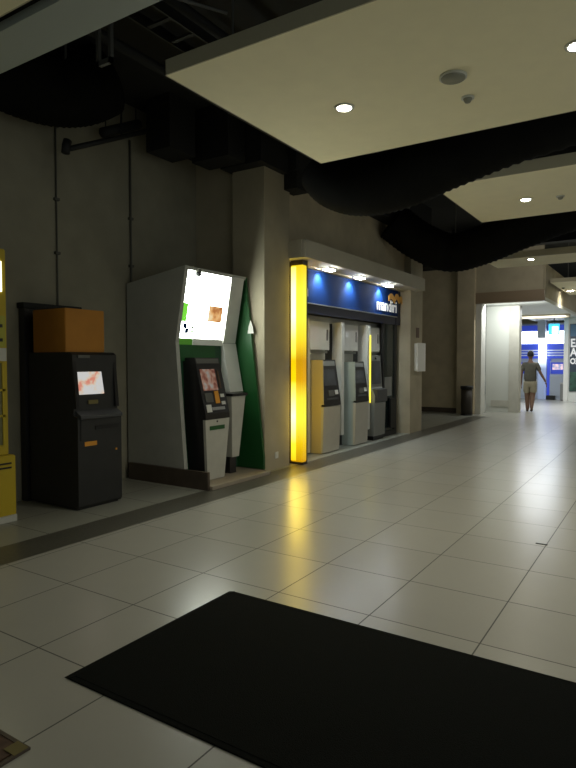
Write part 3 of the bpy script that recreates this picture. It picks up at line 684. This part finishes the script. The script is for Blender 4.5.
# ------------------------------------------------------------------ walking person
def skin_mesh(name, verts, edges, radii, m, parent=None, sub=2, root=0):
    me = bpy.data.meshes.new(name); me.from_pydata(verts, edges, [])
    tmp = bpy.data.objects.new(name, me); C.objects.link(tmp)
    md = tmp.modifiers.new('s', 'SKIN'); md.use_smooth_shade = True
    for i, r in enumerate(radii):
        sv = me.skin_vertices[0].data[i]; sv.radius = r if isinstance(r, tuple) else (r, r); sv.use_root = (i == root)
    s = tmp.modifiers.new('d', 'SUBSURF'); s.levels = sub; s.render_levels = sub
    bpy.context.view_layer.update()
    out = bpy.data.meshes.new_from_object(tmp.evaluated_get(bpy.context.evaluated_depsgraph_get()))
    bpy.data.objects.remove(tmp); out.name = name
    for p in out.polygons: p.use_smooth = True
    out.materials.clear(); out.materials.append(M[m])
    o = bpy.data.objects.new(name, out); C.objects.link(o)
    if parent: o.parent = parent
    return o
P = bpy.data.objects.new('person', None)
# local: x right, y forward (walking away from the camera), z up
BV = [(0, 0, .86), (0, 0, 1.0), (0, .01, 1.15), (0, .01, 1.30), (0, .01, 1.40), (0, .03, 1.46), (0, .03, 1.50), (0, .035, 1.53),
      (-.17, .01, 1.33), (-.235, -.03, 1.08), (-.24, .05, .86), (-.235, .085, .79),
      (.17, .01, 1.33), (.26, -.02, 1.10), (.37, -.03, .91), (.40, -.02, .83),
      (-.085, 0, .80), (-.07, .10, .46), (-.06, .02, .10), (-.06, .05, .045), (-.06, .17, .03),
      (.085, 0, .80), (.07, .02, .46), (.04, -.26, .17), (.04, -.30, .10), (.04, -.24, .03)]
BE = [(0, 1), (1, 2), (2, 3), (3, 4), (4, 5), (5, 6), (6, 7), (3, 8), (8, 9), (9, 10), (10, 11), (3, 12), (12, 13), (13, 14), (14, 15),
      (0, 16), (16, 17), (17, 18), (18, 19), (19, 20), (0, 21), (21, 22), (22, 23), (23, 24), (24, 25)]
BR = [(.14, .10), (.13, .09), (.14, .10), (.15, .10), .065, .055, .05, .045,
      .055, .042, .032, .025, .055, .042, .032, .025,
      .105, .08, .055, .042, .03, .105, .08, .055, .042, .028]
body = skin_mesh('person', BV, BE, BR, 'skin')
bm = bmesh.new(); bm.from_mesh(body.data)
bmesh.ops.create_uvsphere(bm, u_segments=20, v_segments=14, radius=1, matrix=Matrix.Translation((0, .035, 1.60)) @ Matrix.Diagonal((.078, .095, .118, 1)))
for sx in (-1, 1):
    bmesh.ops.create_uvsphere(bm, u_segments=10, v_segments=6, radius=1, matrix=Matrix.Translation((sx*.08, .03, 1.595)) @ Matrix.Diagonal((.012, .02, .032, 1)))
bmesh.ops.create_cone(bm, segments=8, radius1=.02, radius2=.006, depth=.05, cap_ends=True, matrix=Matrix.Translation((0, .13, 1.59)))
bm.to_mesh(body.data); bm.free()
for p in body.data.polygons: p.use_smooth = True
tag(body, 'person in a dark olive t-shirt and khaki shorts walking away past the doorway', 'person')
bpy.data.objects.remove(P)
skin_mesh('t_shirt', [(0, 0, .76), (0, .0, 1.0), (0, .01, 1.15), (0, .01, 1.30), (0, .01, 1.38), (-.17, .01, 1.33), (-.225, -.02, 1.13), (.17, .01, 1.33), (.245, -.01, 1.14)],
          [(0, 1), (1, 2), (2, 3), (3, 4), (3, 5), (5, 6), (3, 7), (7, 8)], [(.19, .13), (.18, .13), (.175, .125), (.18, .125), .08, .078, .066, .078, .066], 'shirt', body)
skin_mesh('shorts', [(0, 0, .92), (0, 0, .80), (-.09, .02, .74), (-.08, .08, .50), (.09, 0, .74), (.08, .02, .50)],
          [(0, 1), (1, 2), (2, 3), (1, 4), (4, 5)], [(.16, .12), (.16, .12), .11, .10, .11, .10], 'shorts', body)
bm = nb(); bmesh.ops.create_uvsphere(bm, u_segments=20, v_segments=14, radius=1, matrix=Matrix.Translation((0, .022, 1.625)) @ Matrix.Diagonal((.086, .10, .105, 1)))
hr_ = obj('hair', bm, 'hair', None, True); hr_.parent = body
skin_mesh('shirt_hem', [(-.19, 0, .80), (0, 0, .80), (.19, 0, .80)], [(0, 1), (1, 2)], [(.02, .14)]*3, 'strap_w', body, root=1)
for sx, pts in ((-1, [(-.06, .02, .03), (-.06, .10, .022), (-.06, .20, .02)]), (1, [(.04, -.31, .10), (.04, -.27, .06), (.04, -.22, .02)])):
    skin_mesh('sandal', pts, [(0, 1), (1, 2)], [(.04, .03)]*3, 'shoe', body)
for sx, w in ((-1, Vector(BV[11])), (1, Vector(BV[15]))):     # hands: palm, four fingers, thumb
    d = Vector((0, .02, -1)) if sx < 0 else Vector((.35, .1, -1)); d.normalize()
    hv = [w, w+d*.05]; he = [(0, 1)]; hr = [.024, (.018, .036)]
    for k, (off, ln) in enumerate(((-.03, .065), (-.01, .078), (.01, .072), (.03, .055))):
        a = w+d*.075+Vector((0, off, 0)); b_ = a+d*ln*.55+Vector((-sx*.004, 0, 0)); c_ = a+d*ln+Vector((-sx*.018, 0, 0))
        i = len(hv); hv += [a, b_, c_]; he += [(1, i), (i, i+1), (i+1, i+2)]; hr += [.010, .009, .008]
    i = len(hv); hv += [w+d*.03+Vector((0, .035, 0)), w+d*.065+Vector((0, .055, 0)), w+d*.09+Vector((0, .058, 0))]; he += [(0, i), (i, i+1), (i+1, i+2)]; hr += [.012, .010, .009]
    skin_mesh('hand', [tuple(v) for v in hv], he, hr, 'skin', body, sub=1)
body.location = (-3.50, 18.75, 0); body.rotation_euler = (0, 0, math.radians(12)); body.scale = (1.05, 1.05, 1.05)

# ------------------------------------------------------------------ lights of the place and added fills
def area(name, loc, rot, sx, sy, e, col):
    l = bpy.data.lights.new(name, 'AREA'); l.shape = 'RECTANGLE'; l.size = sx; l.size_y = sy; l.energy = e; l.color = col
    o = bpy.data.objects.new(name, l); C.objects.link(o); o.location = loc; o.rotation_euler = rot; return o
area('doorway_ceiling_lamp', (-3.7, 20.5, 3.05), (0, 0, 0), 1.4, 3.0, 60, (.95, .98, 1))
area('doorway_cove_lamp', (-3.6, 17.06, 3.02), (math.radians(40), 0, 0), 1.5, .1, 13, (.97, 1, .96))
area('doorway_wall_fill', (-2.6, 15.3, 4.1), (math.radians(58), 0, math.radians(22)), 1.6, .4, 3, (1, .97, .88))  # added lamp without a fixture, evens the light on the white wall
area('hall_ceiling_lamp', (1.5, 20, 4.0), (0, 0, 0), 4, 6, 90, (.97, 1, .96))
area('daylight_fill', (5.8, 2.5, 2.0), (0, math.radians(90), 0), 3.6, 9, 26, (.93, 1, .95))  # added fill standing in for daylight from the unseen open right side

w = bpy.data.worlds.new('world'); S.world = w; w.use_nodes = True
w.node_tree.nodes['Background'].inputs[0].default_value = (.80, .90, .82, 1)
w.node_tree.nodes['Background'].inputs[1].default_value = .05

# ------------------------------------------------------------------ camera
F = 592; yaw = math.atan(382/F); pit = math.atan(23/F)
cd = bpy.data.cameras.new('camera'); cam = bpy.data.objects.new('camera', cd); C.objects.link(cam)
cd.sensor_fit = 'HORIZONTAL'; cd.sensor_width = 36; cd.lens = F/576*36; cd.clip_end = 100
cam.location = (0, 0, 1.5); cam.rotation_euler = (math.pi/2-pit, 0, yaw)
S.camera = cam
S.view_settings.view_transform = 'Standard'; S.view_settings.look = 'None'; S.view_settings.gamma = 1
S.view_settings.exposure = 1.35; S.view_settings.use_curve_mapping = False
